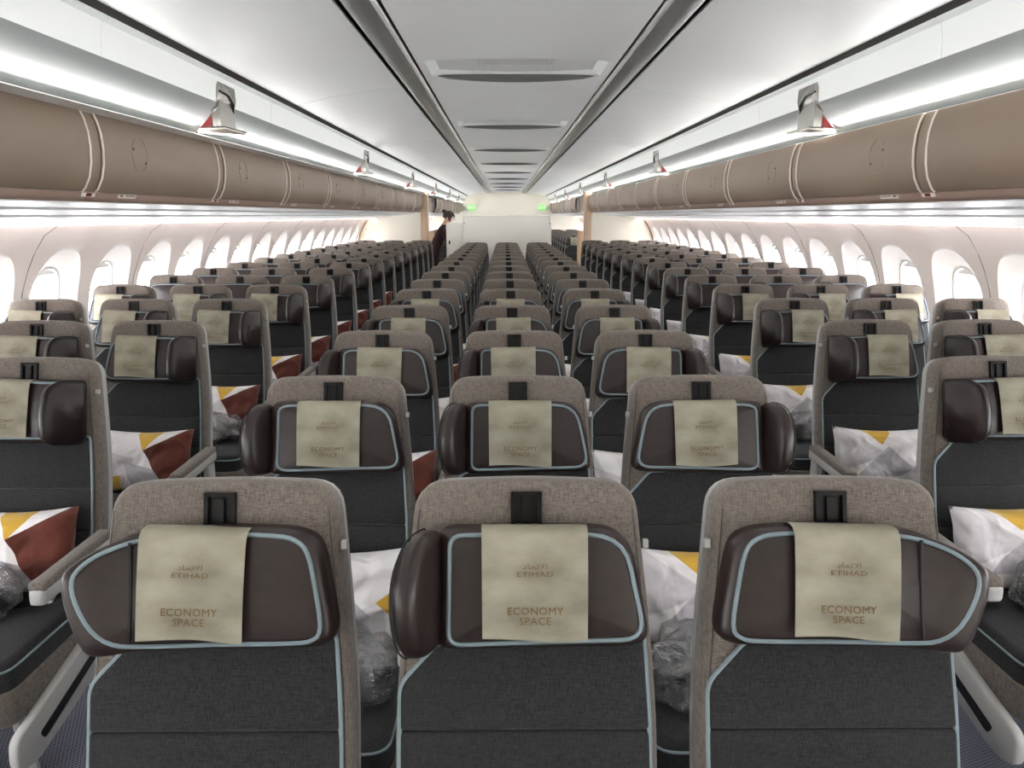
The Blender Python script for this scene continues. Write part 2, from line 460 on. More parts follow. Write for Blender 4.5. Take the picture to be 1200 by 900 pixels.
def window_ring(sg, rx, ry, out, t, ins):
    N = 32; V = []; F = []; SC = SCW
    for (k, o) in ((1.0, out), (1.0, out - t), (ins, out - t), (ins, out)):
        for i in range(N):
            a = 2 * math.pi * i / N; c, s = math.cos(a), math.sin(a)
            V.append(wallpt(math.copysign(abs(c) ** (2 / 2.4), c) * rx * k, SC - math.copysign(abs(s) ** (2 / 2.4), s) * ry * k, o, sg))
    for r in range(4):
        for i in range(N):
            j = (i + 1) % N; F.append((r * N + i, r * N + j, ((r + 1) % 4) * N + j, ((r + 1) % 4) * N + i))
    return V, F
def window_pane(sg, rx, ry, out, z_top=1.0, t=0.004):
    N = 32; V = []; SC = SCW
    for o in (out, out + t):
        for i in range(N):
            a = 2 * math.pi * i / N; c, s = math.cos(a), math.sin(a)
            V.append(wallpt(math.copysign(abs(c) ** (2 / 2.4), c) * rx, SC - math.copysign(abs(s) ** (2 / 2.4), s) * ry, o, sg))
    F = [tuple(range(N)), tuple(N + i for i in range(N))] + [(i, (i + 1) % N, N + (i + 1) % N, N + i) for i in range(N)]
    return V, F
def window_shade(sg, rx, ry, out, vis=0.2, t=0.004):
    """rolled-up shade: only a lip at the window head"""
    V = []; SC = SCW; N = 12
    for o in (out, out + t):
        for row in (0, 1):
            for i in range(N + 1):
                x = -1 + 2 * i / N; e = 2.4
                ytop = (1 - min(1, abs(x)) ** e) ** (1 / e)
                y = ytop if row == 0 else min(ytop, 1 - vis)
                V.append(wallpt(x * rx, SC - y * ry, o, sg))
    M = N + 1; F = []
    for q in (0, 1):
        for i in range(N): F.append((q * 2 * M + i, q * 2 * M + i + 1, q * 2 * M + M + i + 1, q * 2 * M + M + i))
    for i in range(N): F.append((M + i, M + i + 1, 3 * M + i + 1, 3 * M + i))
    return V, F

wn = 0
for sg, nm in ((-1, 'left'), (1, 'right')):
    me = mesh('wall_panel', *window_panel(sg), 'wall', angle=30)
    wl = thing('wall_' + nm, 'pale cabin sidewall lining, ' + SIDE[sg], 'wall', (CXW, 0, 0), kind='structure')
    fr_me = mesh('window_frame', *window_ring(sg, 0.166, 0.226, 0.074, 0.010, 0.93), 'frame')
    pane_me = mesh('pane', *window_pane(sg, 0.157, 0.215, 0.078), 'pane')
    shade_me = mesh('window_shade', *window_shade(sg, 0.150, 0.205, 0.070, 0.16), 'frame')
    backing = thick([(2.90, 0.1), (2.86, -0.2), (2.87, -1.6)], 0.02, (1, 0))
    y = 4.565 - 5 * PANP
    seam_me = mesh('panel_seam', *tube([wallpt(0, q * WL[-1] / 14, -0.0005, sg) for q in range(15)], 0.0022, False, 4), 'ink')
    k = 0
    while y < Y1 - 0.05:
        pn_ = put('wall_panel', me, wl, (0, y, 0)); put('panel_seam', seam_me, pn_)
        for h in (0.5, 1.5):
            yc = y + WPITCH * h
            if yc > 0.4:
                wn += 1; k += 1
                wo = thing('window_%d' % wn, 'oval cabin window on the ' + SIDE[sg] + ', ' + ORD[k] + ' counting toward the rear', 'window', (CXW, yc, 0), kind='structure')
                put('window_frame', fr_me, wo); put('pane', pane_me, wo); put('window_shade', shade_me, wo)
        y += PANP
    # dark seam backing strips behind the joints are given by the hull; ledge closing the top of the lining
# backing added over the ceiling to keep daylight out, dark in the joints
hp = [(2.50, -0.03), (2.56, -0.03), (2.66, 0.3), (2.2, 0.75), (1.4, 1.0), (0, 1.1), (0, 1.06), (1.36, 0.96), (2.12, 0.72), (2.56, 0.3)]
for sg in (-1, 1):
    tag(put('trim_%d' % (11 if sg < 0 else 12), mesh('daylight_backing', *prism(hp, Y0, Y1, sg, CXW), 'gap', smooth=False)), 'dark backing added above the ceiling panels against daylight, ' + SIDE[sg], 'lining', kind='structure')
tag(put('wall_front', mesh('wall_front', *boxvf(-3, 3, Y0 - 0.05, Y0, 0, 2.8), 'cream', smooth=False)), 'cream bulkhead wall at the front of the cabin', 'wall', kind='structure')
tag(put('wall_rear', mesh('wall_rear', *boxvf(-3, 3, Y1, Y1 + 0.05, 0, 2.8), 'cream', smooth=False)), 'cream rear wall carrying the green exit signs', 'wall', kind='structure')

# ------------------------------------------------------------------ ceiling
ceil = thing('ceiling', 'off-white cabin ceiling of panels with air vents', 'ceiling', (CXC, 0, 0), kind='structure')
VP0, VPP = 4.86, 2 * BINP
CZ = CAMZ + 0.79
def vent_y1(x): return 0.13 * max(0.0, 1 - (x / 0.46) ** 2) - 0.09
def ceil_mod():
    L = VPP; nx, ny = 48, 64
    ys = [-L / 2 + L * 0.5 * (i / 18) ** 1.0 for i in range(0, 14)]
    ys = [-L / 2, -1.0, -0.8, -0.65] + [-0.56 + 0.02 * i for i in range(23)] + [-0.11 + 0.01 * i for i in range(18)] + [0.08, 0.12, 0.2, 0.34, 0.5, 0.7, 0.72, 0.74, 0.9, L / 2]
    xs = [-0.525 + 1.05 * i / nx for i in range(nx + 1)]
    V = []; F = []
    for y in ys:
        for x in xs:
            z = 0.0
            # shallow scoop in front of the slot
            edge = max(0.0, min(1.0, (0.485 - abs(x)) / 0.05))
            ramp = max(0.0, min(1.0, (y + 0.54) / 0.06)) * (1 if y <= vent_y1(x) else max(0, 1 - (y - vent_y1(x)) / 0.012))
            z += 0.034 * edge * edge * (3 - 2 * edge) * ramp
            if 0.695 < y < 0.725: z += 0.004
            z -= 0.012 * (x / 0.525) ** 2
            V.append((x, y, z))
    M = nx + 1
    for j in range(len(ys) - 1):
        for i in range(nx): F.append((j * M + i, j * M + i + 1, (j + 1) * M + i + 1, (j + 1) * M + i))
    return V, F
cme = mesh('ceiling_panel', *ceil_mod(), 'panel', angle=35)
# crescent slot plate
def crescent():
    N = 30; top = []; bot = []
    for i in range(N + 1):
        x = -0.45 + 0.9 * i / N; q = 1 - (x / 0.45) ** 2
        y = vent_y1(x) - 0.004
        top.append((x, y, 0.020 * q ** 0.6 - 0.010 * (1 - q))); bot.append((x, y, -0.010 * (1 - q) - 0.014 * q))
    V = top + bot + [(p[0], p[1] + 0.10, p[2] + 0.004) for p in bot] + [(p[0], p[1] + 0.10, 0.012) for p in top]
    M = N + 1; F = []
    for i in range(N):
        F += [(i, i + 1, M + i + 1, M + i), (M + i, M + i + 1, 2 * M + i + 1, 2 * M + i), (2 * M + i, 2 * M + i + 1, 3 * M + i + 1, 3 * M + i), (3 * M + i, 3 * M + i + 1, i + 1, i)]
    F += [(0, M, 2 * M, 3 * M), (N, M + N, 2 * M + N, 3 * M + N)]
    return V, F
slot_me = mesh('vent_slot', *crescent(), 'slot', angle=50)
gparts = [boxvf(-0.205 + 0.0152 * i - 0.0045, -0.205 + 0.0152 * i + 0.0045, -0.42, -0.22, 0.026, 0.0335) for i in range(28)]
grille_me = mesh('vent_grille', *join(*gparts), 'cvent', smooth=False)
k = -3
while VP0 + VPP * k - VPP / 2 < Y1:
    yv = VP0 + VPP * k
    if yv - VPP / 2 > Y0 - 3:
        cp = put('ceiling_panel', cme, ceil, (0, yv, CZ))
        put('vent_slot', slot_me, cp)
        g = put('vent_grille', grille_me, cp); g['kind'] = 'stuff'
    k += 1
slope = [(0.70, 0.772), (0.90, 0.752), (1.14, 0.715), (1.357, 0.666)]
spar = prism(thick(slope, 0.012, (0, 1)), 0, 1)
SLP = 4.005
for sg in (-1, 1):
    me = mesh('side_ceiling_panel', *prism(thick(slope, 0.012, (0, 1)), 0, SLP / 1.2 - 0.006, sg), 'panel', angle=30)
    y = 5.15 - 3 * SLP / 1.2
    while y < Y1:
        put('side_ceiling_panel', me, ceil, (0, y, 0)); y += SLP / 1.2
def strip_struct(name, prof, m, sg, label, cx=CXC, y0=Y0, y1=Y1, cat='trim'):
    return tag(put(name, mesh(name, *prism(prof, y0, y1, sg, cx), m, angle=35)), label, cat, kind='structure')
tn = 0
for sg in (-1, 1):
    tn += 1
    rl = strip_struct('trim_%d' % tn, [(0.545, 0.795), (0.56, 0.772), (0.60, 0.760), (0.64, 0.757), (0.665, 0.762), (0.672, 0.785), (0.60, 0.81)], 'rail', sg, 'grey metal ceiling rail, ' + SIDE[sg])
    e = put('rail_edge', mesh('rail_edge', *prism([(0.540, 0.795), (0.548, 0.778), (0.562, 0.770), (0.566, 0.774), (0.552, 0.80)], Y0, Y1, sg, CXC), 'railedge'), rl)
# valance with light strip
val = [(1.452, 0.532), (1.468, 0.508), (1.495, 0.478), (1.528, 0.448), (1.562, 0.426), (1.592, 0.408), (1.640, 0.392)]
for sg in (-1, 1):
    ls = thing('aisle_light_strip', 'long white light strip above the aisle, ' + SIDE[sg], 'light strip', (CXC, 0, 0), 'aisle light strips')
    vo = thing('trim_%d' % (2 + (1 if sg < 0 else 2)), 'curved grey-white valance below the light strip, ' + SIDE[sg], 'trim', (CXC, 0, 0), kind='structure')
    seg = 2.003
    ms = mesh('light_panel', *prism([(1.415, 0.655), (1.440, 0.648), (1.450, 0.60), (1.454, 0.533), (1.47, 0.533), (1.47, 0.665), (1.42, 0.672)], 0, seg - 0.005, sg), 'strip', angle=35)
    mv = mesh('valance_panel', *prism(thick(val, 0.012, (0.6, 0.8)), 0, 2 * seg - 0.003, sg), 'valance', angle=35)
    y = 4.9 - 4 * seg; i = 0
    while y < Y1:
        put('light_panel', ms, ls, (0, y, 0))
        if i % 2 == 0: put('valance_panel', mv, vo, (0, y, 0))
        y += seg; i += 1

# silver sign brackets on the valance
def sign_meshes(sg):
    def yz(x, y, z): return (sg * x, y, z)
    # curved mounting plate
    V = []; F = []
    prof = [(-0.004, 0.085), (-0.010, 0.05), (-0.012, 0.0), (0.0, -0.05), (0.03, -0.075), (0.07, -0.085)]
    for (a, h) in ((-0.13, 0), (-0.12, 1), (0.12, 1), (0.13, 0)):
        for (x, z) in prof: V.append(yz(x - (0.006 if h else 0), a, z))
    M = len(prof)
    for r in range(3):
        for i in range(M - 1): F.append((r * M + i, r * M + i + 1, (r + 1) * M + i + 1, (r + 1) * M + i))
    k = len(V); V += [yz(p[0] + 0.03, a, p[1]) for a in (-0.13, 0.13) for p in prof]
    F += [(k + i, k + i + 1, k + M + i + 1, k + M + i) for i in range(M - 1)]
    F += [(i, i + 1, k + i + 1, k + i) for i in range(M - 1)] + [(3 * M + i, 3 * M + i + 1, k + M + i + 1, k + M + i) for i in range(M - 1)]
    F += [(0, M, 2 * M, 3 * M, k + M, k), (M - 1, 2 * M - 1, 3 * M - 1, 4 * M - 1, k + 2 * M - 1, k + M - 1)]
    plate = mesh('mounting_plate', V, F, 'chrome')
    # body wedge hanging under the valance, pointing to the windows
    out = [(-0.014, -0.005), (-0.016, -0.148), (0.08, -0.156), (0.106, -0.163), (0.095, -0.150), (0.05, -0.105), (0.025, -0.075), (0.0, -0.03)]
    V = [yz(x, -0.115 + max(0, x) * 0.2, z) for x, z in out] + [yz(x * 0.55, 0.12, z) for x, z in out]; n = len(out)
    body = mesh('housing', V, [tuple(range(n)), tuple(range(n, 2 * n))] + [(i, (i + 1) % n, n + (i + 1) % n, n + i) for i in range(n)], 'chrome', angle=30)
    # thin foot lens below
    out = [(-0.035, -0.12), (0.03, -0.135), (0.085, -0.125), (0.112, -0.10), (0.095, -0.03), (0.05, 0.10), (0.0, 0.18), (-0.045, 0.17)]
    V, F = slab(roundpoly(out, 0.012), lambda x, y, nn: yz(x, y, -0.150 - nn - 0.09 * x), 0.0, 0.010, 0.004, 2)
    lens = mesh('lens', V, F, 'lens')
    V, F = tube([yz(p[0], p[1], -0.149 - 0.09 * p[0]) for p in roundpoly(out, 0.012)], 0.004, True, 5)
    rim = mesh('lens_rim', V, F, 'chrome')
    # red marker on the nose
    V = [yz(x, -0.119 + x * 0.2, z) for x, z in ((0.030, -0.150), (0.030, -0.092), (0.092, -0.158), (0.092, -0.147))]
    V += [(v[0], v[1] + 0.008, v[2]) for v in V]
    red = mesh('red_sign', V, [(0, 1, 3, 2), (4, 5, 7, 6), (0, 1, 5, 4), (1, 3, 7, 5), (3, 2, 6, 7), (2, 0, 4, 6)], 'red', smooth=False)
    dark = mesh('seam', *tube([yz(-0.019, -0.12, 0.02), yz(-0.020, 0.0, 0.014), yz(-0.017, 0.08, -0.02), yz(-0.004, 0.10, -0.06)], 0.006, False, 5), 'black')
    return plate, body, lens, rim, red, dark
for sg in (-1, 1):
    ms = sign_meshes(sg)
    nS = 6
    for k in range(nS):
        y = 4.12 + 4.04 * k
        s = thing('sign_bracket', 'silver bracket with red sign, %s, %s ahead of the rear wall' % (SIDE[sg], ORD[nS - k]), 'sign', (CXC + sg * 1.458, y, CAMZ + 0.565), 'silver sign brackets')
        for nm_, me in zip(('mounting_plate', 'housing', 'lens', 'lens_rim', 'red_sign', 'seam'), ms): put(nm_, me, s)

# ------------------------------------------------------------------ overhead bins
DOOR = [(1.580, 0.380), (1.566, 0.346), (1.556, 0.300), (1.553, 0.245), (1.557, 0.190), (1.568, 0.140), (1.588, 0.100), (1.602, 0.086)]
RAILP = [(1.604, 0.084), (1.611, 0.066), (1.621, 0.052), (1.66, 0.048), (1.66, 0.09)]
DW = 0.095
def bin_meshes(sg):
    L = BINP
    outer = thick(DOOR, 0.015, (1, 0))
    door = mesh('bin_door', *prism(outer, DW / 2, L - DW / 2, sg), 'binbrown', angle=35)
    # body shell behind the door
    body = mesh('bin_body', *prism([(1.612, 0.382), (1.60, 0.10), (1.66, 0.06), (2.42, 0.02), (2.44, 0.25), (2.2, 0.38), (1.8, 0.382)], 0.004, L - 0.004, sg), 'psu', smooth=False)
    # divider strip between doors, a little set back
    dv = [(p[0] + 0.005, p[1]) for p in DOOR]
    div = mesh('bin_divider', *prism(thick(dv, 0.012, (1, 0)), -DW / 2 + 0.006, DW / 2 - 0.006, sg), 'binbrown', angle=35)
    def seal(y): return tube([(sg * (p[0] - 0.001), y, CAMZ + p[1]) for p in DOOR], 0.0052, False, 6)
    seals = [mesh('bin_seal', *seal(y), 'bintrim') for y in (-DW / 2, DW / 2)]
    rail = mesh('bin_rail', *prism(RAILP, 0, L - 0.002, sg), 'binrail', angle=50)
    def onrail(y0, y1, m, nm, dx=0.0025, z0=0.068, z1=0.082):
        V = [(sg * (1.6045 - dx), y0, CAMZ + z1), (sg * (1.6045 - dx), y1, CAMZ + z1), (sg * (1.611 - dx), y1, CAMZ + z0), (sg * (1.611 - dx), y0, CAMZ + z0)]
        V += [(v[0] + sg * 0.006, v[1], v[2]) for v in V]
        return (V, [(0, 1, 2, 3), (4, 5, 6, 7), (0, 1, 5, 4), (1, 2, 6, 5), (2, 3, 7, 6), (3, 0, 4, 7)])
    plac = mesh('row_placard', *onrail(0.24, 0.40, 'placard', ''), 'placard', smooth=False)
    ink = mesh('placard_print', *join(onrail(0.255, 0.285, '', '', 0.0032, 0.071, 0.0795), *[onrail(0.31 + 0.022 * i, 0.322 + 0.022 * i, '', '', 0.0032, 0.071, 0.0795) for i in range(4)]), 'ink', smooth=False)
    lt = mesh('latch_plate', *onrail(-0.045, 0.055, '', ''), 'placard', smooth=False)
    lr = mesh('latch_marker', *onrail(-0.01, 0.03, '', '', 0.0034, 0.0695, 0.081), 'red', smooth=False)
    # round hinge cap
    V = []; N = 24; r = 0.07
    cap_v, cap_f = tube([(sg * (1.5525 + 0.9 * (0.07 * math.sin(2 * math.pi * i / N)) ** 2), 0.36 + r * math.cos(2 * math.pi * i / N), CAMZ + 0.245 + r * math.sin(2 * math.pi * i / N)) for i in range(N)], 0.0012, True, 4)
    cap = mesh('hinge_cap', cap_v, cap_f, 'capline')
    dots = mesh('cap_screw', *join(*[boxvf(sg * 1.5515 - 0.002, sg * 1.5515 + 0.003, 0.36 + dy - 0.005, 0.36 + dy + 0.005, CAMZ + 0.245 + dz - 0.004, CAMZ + 0.245 + dz + 0.004) for dy, dz in ((-0.055, 0.02), (0.05, -0.03))]), 'ink', smooth=False)
    return dict(bin_body=body, bin_door=door, bin_divider=div, seals=seals, bin_rail=rail, row_placard=plac, placard_print=ink, latch_plate=lt, latch_marker=lr, hinge_cap=cap, cap_screw=dots)
BM = {sg: bin_meshes(sg) for sg in (-1, 1)}
def add_bin(sg, y, label, group, full=True):
    B = BM[sg]; t = thing('overhead_bin', label, 'overhead bin', (CXW, y, 0), group)
    put('bin_body', B['bin_body'], t); d = put('bin_door', B['bin_door'], t); put('bin_divider', B['bin_divider'], t)
    for s in B['seals']: put('bin_seal', s, t)
    r = put('bin_rail', B['bin_rail'], t)
    if full:
        put('hinge_cap', B['hinge_cap'], d); put('cap_screw', B['cap_screw'], d)
        p = put('row_placard', B['row_placard'], r); put('placard_print', B['placard_print'], r)
        put('latch_plate', B['latch_plate'], r); put('latch_marker', B['latch_marker'], r)
NB1 = 12
for sg in (-1, 1):
    strip_struct('trim_%d' % (16 if sg < 0 else 17), [(1.345, 0.6745), (1.425, 0.6645), (1.425, 0.676), (1.345, 0.684)], 'gap_shade', sg, 'strip painted as gap shade above the light strip, ' + SIDE[sg])  # closes the open gap; its shade is painted as dark grey
    strip_struct('trim_%d' % (14 if sg < 0 else 15), [(1.549, 0.381), (1.630, 0.374), (1.630, 0.386), (1.553, 0.386)], 'psu', sg, 'slim white lamp rail along the top of the bins, ' + SIDE[sg], CXC)
for sg in (-1, 1):
    for k in range(NB1):
        y = DIV0 + BINP * (k - 3)
        add_bin(sg, y, 'brown overhead bin on the %s, %s ahead of the wooden post' % (SIDE[sg], ORD[NB1 - k]), 'overhead bins ahead of the wooden posts')
    for k in range(7):
        y = 18.2 + 1.40 * k
        add_bin(sg, y, 'brown overhead bin on the %s, %s behind the wooden post' % (SIDE[sg], ORD[k + 1]), 'overhead bins behind the wooden posts', False)
    # service panels below the bins
    pv = thing('trim_%d' % (4 + (1 if sg < 0 else 2)), 'white passenger service panels under the bins, ' + SIDE[sg], 'trim', (CXW, 0, 0), kind='structure')
    for i, prof in enumerate(([(1.64, 0.046), (1.86, 0.030), (1.86, 0.042), (1.64, 0.058)], [(1.868, 0.020), (2.10, 0.000), (2.10, 0.012), (1.868, 0.032)], [(2.108, -0.010), (2.30, -0.030), (2.49, -0.056), (2.49, -0.042), (2.30, -0.016), (2.108, 0.004)])):
        me = mesh('service_panel', *prism(prof, 0, BINP - 0.004, sg), 'psu', angle=35)
        y = DIV0 - 4 * BINP + 0.2 * i
        while y < Y1 - 0.3:
            put('service_panel', me, pv, (0, y, 0)); y += BINP
    cv = put('cove_lamp', mesh('cove_lamp', *prism([(2.496, -0.045), (2.516, -0.058), (2.528, -0.045), (2.505, -0.030)], Y0, Y1, sg, CXW), 'cove', smooth=False))
    tag(cv, 'warm pink cove lamp along the top of the sidewall, ' + SIDE[sg], 'lamp', 'sidewall cove lamps')

# ------------------------------------------------------------------ bulkheads, posts, partitions
def wallclip(z):
    z -= CAMZ
    for (a, b) in zip(WPROF, WPROF[1:]):
        if b[1] <= z <= a[1]:
            t = (z - a[1]) / (b[1] - a[1]); return a[0] + (b[0] - a[0]) * t
    return WPROF[0][0] if z > WPROF[0][1] else WPROF[-1][0]
for sg in (-1, 1):
    yb = 15.16
    prof = [(1.60, -1.60), (1.60, 0.03)] + [(p[0] - 0.012, p[1]) for p in WPROF if p[1] > -1.6 or True]
    prof = [(1.618, -1.60), (1.618, 0.04), (2.49, -0.055)] + [(p[0] - 0.008, p[1]) for p in WPROF[1:]]
    bo = tag(put('cabin_bulkhead', mesh('cabin_bulkhead', *prism(prof, yb, yb + 0.05, sg, CXW), 'cream', smooth=False)), 'cream cabin bulkhead beside the wooden post, ' + SIDE[sg], 'bulkhead', 'cream bulkheads by the wooden posts')
    e = put('edge_trim', mesh('edge_trim', *tube([(sg * (p[0] - 0.014), yb - 0.008, CAMZ + p[1]) for p in WPROF[1:]], 0.014, False, 5), 'tan'), bo, (CXW, 0, 0))
    po = tag(put('wooden_post', rbox('wooden_post', CXW + sg * 1.54 - 0.07, CXW + sg * 1.54 + 0.07, yb - 0.02, yb + 0.12, 0.0, CAMZ + 0.42, 0.01, 'wood')), 'pale wooden post at the end of the bins, ' + SIDE[sg], 'post', 'wooden posts')
    ec = tag(put('bin_end_panel', mesh('bin_end_panel', *prism([(1.62, 0.02), (1.62, 0.38), (1.655, 0.30), (1.68, 0.15), (1.75, 0.03)], yb - 0.035, yb - 0.003, sg, CXW), 'cream', smooth=False)), 'white end panel of the bin row beside wooden post, ' + SIDE[sg], 'panel', 'bin end panels')
    tp = tag(put('low_partition', rbox('low_partition', CXW + sg * 1.67 - 0.13, CXW + sg * 1.67 + 0.13, 17.2, 17.26, 0, CAMZ - 0.33, 0.02, 'tan')), 'low tan partition behind the wooden post, ' + SIDE[sg], 'partition', 'low tan partitions')
    dp = tag(put('door_overhead_panel', mesh('door_overhead_panel', *prism([(1.66, 0.37), (1.66, 0.06), (2.3, 0.02), (2.3, 0.37)], 15.3, 18.14, sg, CXW), 'binbrown', smooth=False)), 'brown panel above the exit door, ' + SIDE[sg], 'panel', 'door overhead panels')
# white partition behind the last centre row
PY = 13.98
pt = thing('white_partition', 'white monument wall behind the last centre row of seats', 'partition', (0.0, PY, 0))
pv_, pf_ = slab(roundpoly([(-0.775, 0), (0.775, 0), (0.775, 1.60), (-0.775, 1.60)], [0, 0, 0.05, 0.05], 5), lambda x, z, n: (x, -n, z), -1.1, 0.0, 0.012, 2)
put('body', mesh('body', pv_, pf_, 'white'), pt)
rv, rf = tube([(p[0], -0.002, p[1]) for p in roundpoly([(-0.76, 0.02), (0.76, 0.02), (0.76, 1.583), (-0.76, 1.583)], [0, 0, 0.05, 0.05], 5)], 0.006, True, 5)
put('edge_trim', mesh('edge_trim', rv, rf, 'cream'), pt)
for sx in (-1, 1):
    put('fastener', rbox('fastener', sx * 0.745 - 0.008, sx * 0.745 + 0.008, -0.012, 0.0, 1.45, 1.47, 0.003, 'ink', 1), pt)
# white cupboard beside it
cb = thing('white_cupboard', 'white cupboard with a small dark latch beside the attendant', 'cupboard', (-0.94, 14.35, 0))
put('body', rbox('body', -0.15, 0.15, 0, 0.4, 0, 1.46, 0.012, 'white'), cb)
dr = put('door', rbox('door', -0.142, 0.142, -0.018, -0.001, 0.05, 1.445, 0.006, 'white'), cb)
put('latch', rbox('latch', -0.105, -0.08, -0.03, -0.019, 1.085, 1.15, 0.004, 'black', 1), dr)
# exit signs on the rear wall
et = textmesh('EXIT', 0.12, 'exittext')
for sg in (-1, 1):
    ex = thing('exit_sign', 'green illuminated exit sign on the rear wall, ' + SIDE[sg], 'exit sign', (CXC + sg * 1.245, Y1 - 0.06, CAMZ + 0.25), 'green exit signs')
    put('sign_box', rbox('sign_box', -0.14, 0.14, 0, 0.06, -0.10, 0.10, 0.012, 'exitgreen'), ex)
    put('lettering', et, ex, (0, -0.004, 0), (R(90), 0, 0))
    put('sign_frame', mesh('sign_frame', *tube([(p[0], 0.0, p[1]) for p in roundpoly([(-0.145, -0.105), (0.145, -0.105), (0.145, 0.105), (-0.145, 0.105)], 0.02)], 0.008, True, 5), 'white'), ex)

# ------------------------------------------------------------------ seats
LEAN = R(14.5); SA, CA = math.sin(LEAN), math.cos(LEAN); TOPZ = 1.161
def P(x, t, n): return (x, -SA * t - CA * n, TOPZ - CA * t + SA * n)
SROT = (R(90) - LEAN, 0, 0)

SM = {}
bo = roundpoly([(0, -0.003), (0.187, 0.005), (0.211, 0.24), (0.222, 0.40), (0.224, 0.76), (-0.224, 0.76), (-0.222, 0.40), (-0.211, 0.24), (-0.187, 0.005)],
               [0.10, 0.052, 0.06, 0.06, 0.01, 0.01, 0.06, 0.06, 0.052], 5)
SM['backrest'] = mesh('backrest', *slab(bo, P, -0.075, 0.0, 0.024, 4, backbev=0.01), 'taupe', angle=60)
SM['back_shell'] = mesh('back_shell', *slab(offset(bo, 0.002), P, -0.115, -0.055, 0.006, 2, backbev=0.02), 'plastic', angle=50)
# seam line of the bolster
for q, nm in ((-1, 'L'), (1, 'R')):
    SM['bolster_seam_' + nm] = mesh('bolster_seam', *tube([P(q * x, t, -0.0012) for x, t in ((0.181, 0.05), (0.1855, 0.10), (0.199, 0.24), (0.2085, 0.36), (0.2125, 0.5), (0.213, 0.72))], 0.0011, False, 4), 'gap')
po = [(-0.148, 0.272), (0.196, 0.254), (0.205, 0.40), (0.208, 0.735), (-0.212, 0.735), (-0.212, 0.340)]
def clip(t0, t1):
    if t0 < 0.3: return roundpoly([(-0.148, 0.272), (0.196, 0.254), (0.205, t1), (-0.212, t1), (-0.212, 0.340)], [0.012, 0.014, 0.009, 0.009, 0.02], 3)
    return roundpoly([(-0.212, t0), (0.205, t0), (0.207, t1), (-0.212, t1)], 0.009, 3)
SM['back_panel'] = mesh('back_panel', *join(*[slab(clip(a, b_), P, -0.01, 0.011, 0.006, 2) for a, b_ in ((0.25, 0.416), (0.4175, 0.548), (0.5495, 0.735))]), 'dark', angle=50)
pp = roundpoly(po, [0.012, 0.014, 0.03, 0.002, 0.002, 0.02], 4)
# open run from lower right, over the top, to lower left
i0 = max(range(len(pp)), key=lambda i: (pp[i][1] > 0.72 and pp[i][0] > 0) * 10 - i * 0.001)
runR = [p for p in pp]
start = next(i for i in range(len(pp)) if pp[i][1] > 0.72 and pp[i][0] < 0)
rot_ = pp[start:] + pp[:start]
rot_ = [p for p in rot_ if p[1] < 0.7]
rot_ = [(-0.212, 0.73)] + rot_ + [(0.208, 0.73)] if rot_[0][0] < 0 else [(0.208, 0.73)] + rot_ + [(-0.212, 0.73)]
SM['panel_piping'] = mesh('panel_piping', *tube([P(p[0], p[1], 0.006) for p in rot_], 0.0042, False, 6), 'piping')

def hr_outline(kind):
    if kind == 'flat':
        return smoothloop([(0.0, 0.084), (0.10, 0.086), (0.150, 0.094), (0.176, 0.118), (0.190, 0.18), (0.202, 0.25), (0.192, 0.278), (0.15, 0.287), (0.02, 0.289), (-0.12, 0.293),
                           (-0.195, 0.299), (-0.226, 0.288), (-0.250, 0.245), (-0.266, 0.20), (-0.268, 0.165), (-0.250, 0.143), (-0.20, 0.118), (-0.12, 0.094)], 3)
    if kind == 'tuck': return roundpoly([(-0.160, 0.088), (0.0, 0.084), (0.162, 0.088), (0.200, 0.286), (0.0, 0.289), (-0.186, 0.288)], [0.03, 0.05, 0.055, 0.04, 0.05, 0.03], 5)
    return roundpoly([(-0.142, 0.087), (0.02, 0.084), (0.168, 0.088), (0.206, 0.286), (0.02, 0.289), (-0.146, 0.292)], [0.02, 0.05, 0.055, 0.04, 0.05, 0.02], 5)
def hr_pipe(kind):
    if kind == 'flat':
        return smoothloop([(0.0, 0.096), (0.10, 0.098), (0.138, 0.106), (0.158, 0.128), (0.170, 0.18), (0.180, 0.248), (0.168, 0.270), (0.13, 0.276), (0.02, 0.277), (-0.11, 0.280),
                           (-0.165, 0.275), (-0.205, 0.250), (-0.233, 0.205), (-0.240, 0.168), (-0.222, 0.144), (-0.18, 0.122), (-0.11, 0.104)], 3)
    if kind == 'tuck': return roundpoly([(-0.146, 0.100), (0.0, 0.096), (0.152, 0.100), (0.186, 0.272), (0.0, 0.275), (-0.168, 0.274)], [0.03, 0.05, 0.055, 0.04, 0.05, 0.03], 5)
    return roundpoly([(-0.126, 0.099), (0.02, 0.096), (0.158, 0.100), (0.192, 0.272), (0.02, 0.275), (-0.128, 0.280)], [0.022, 0.05, 0.055, 0.04, 0.05, 0.022], 5)
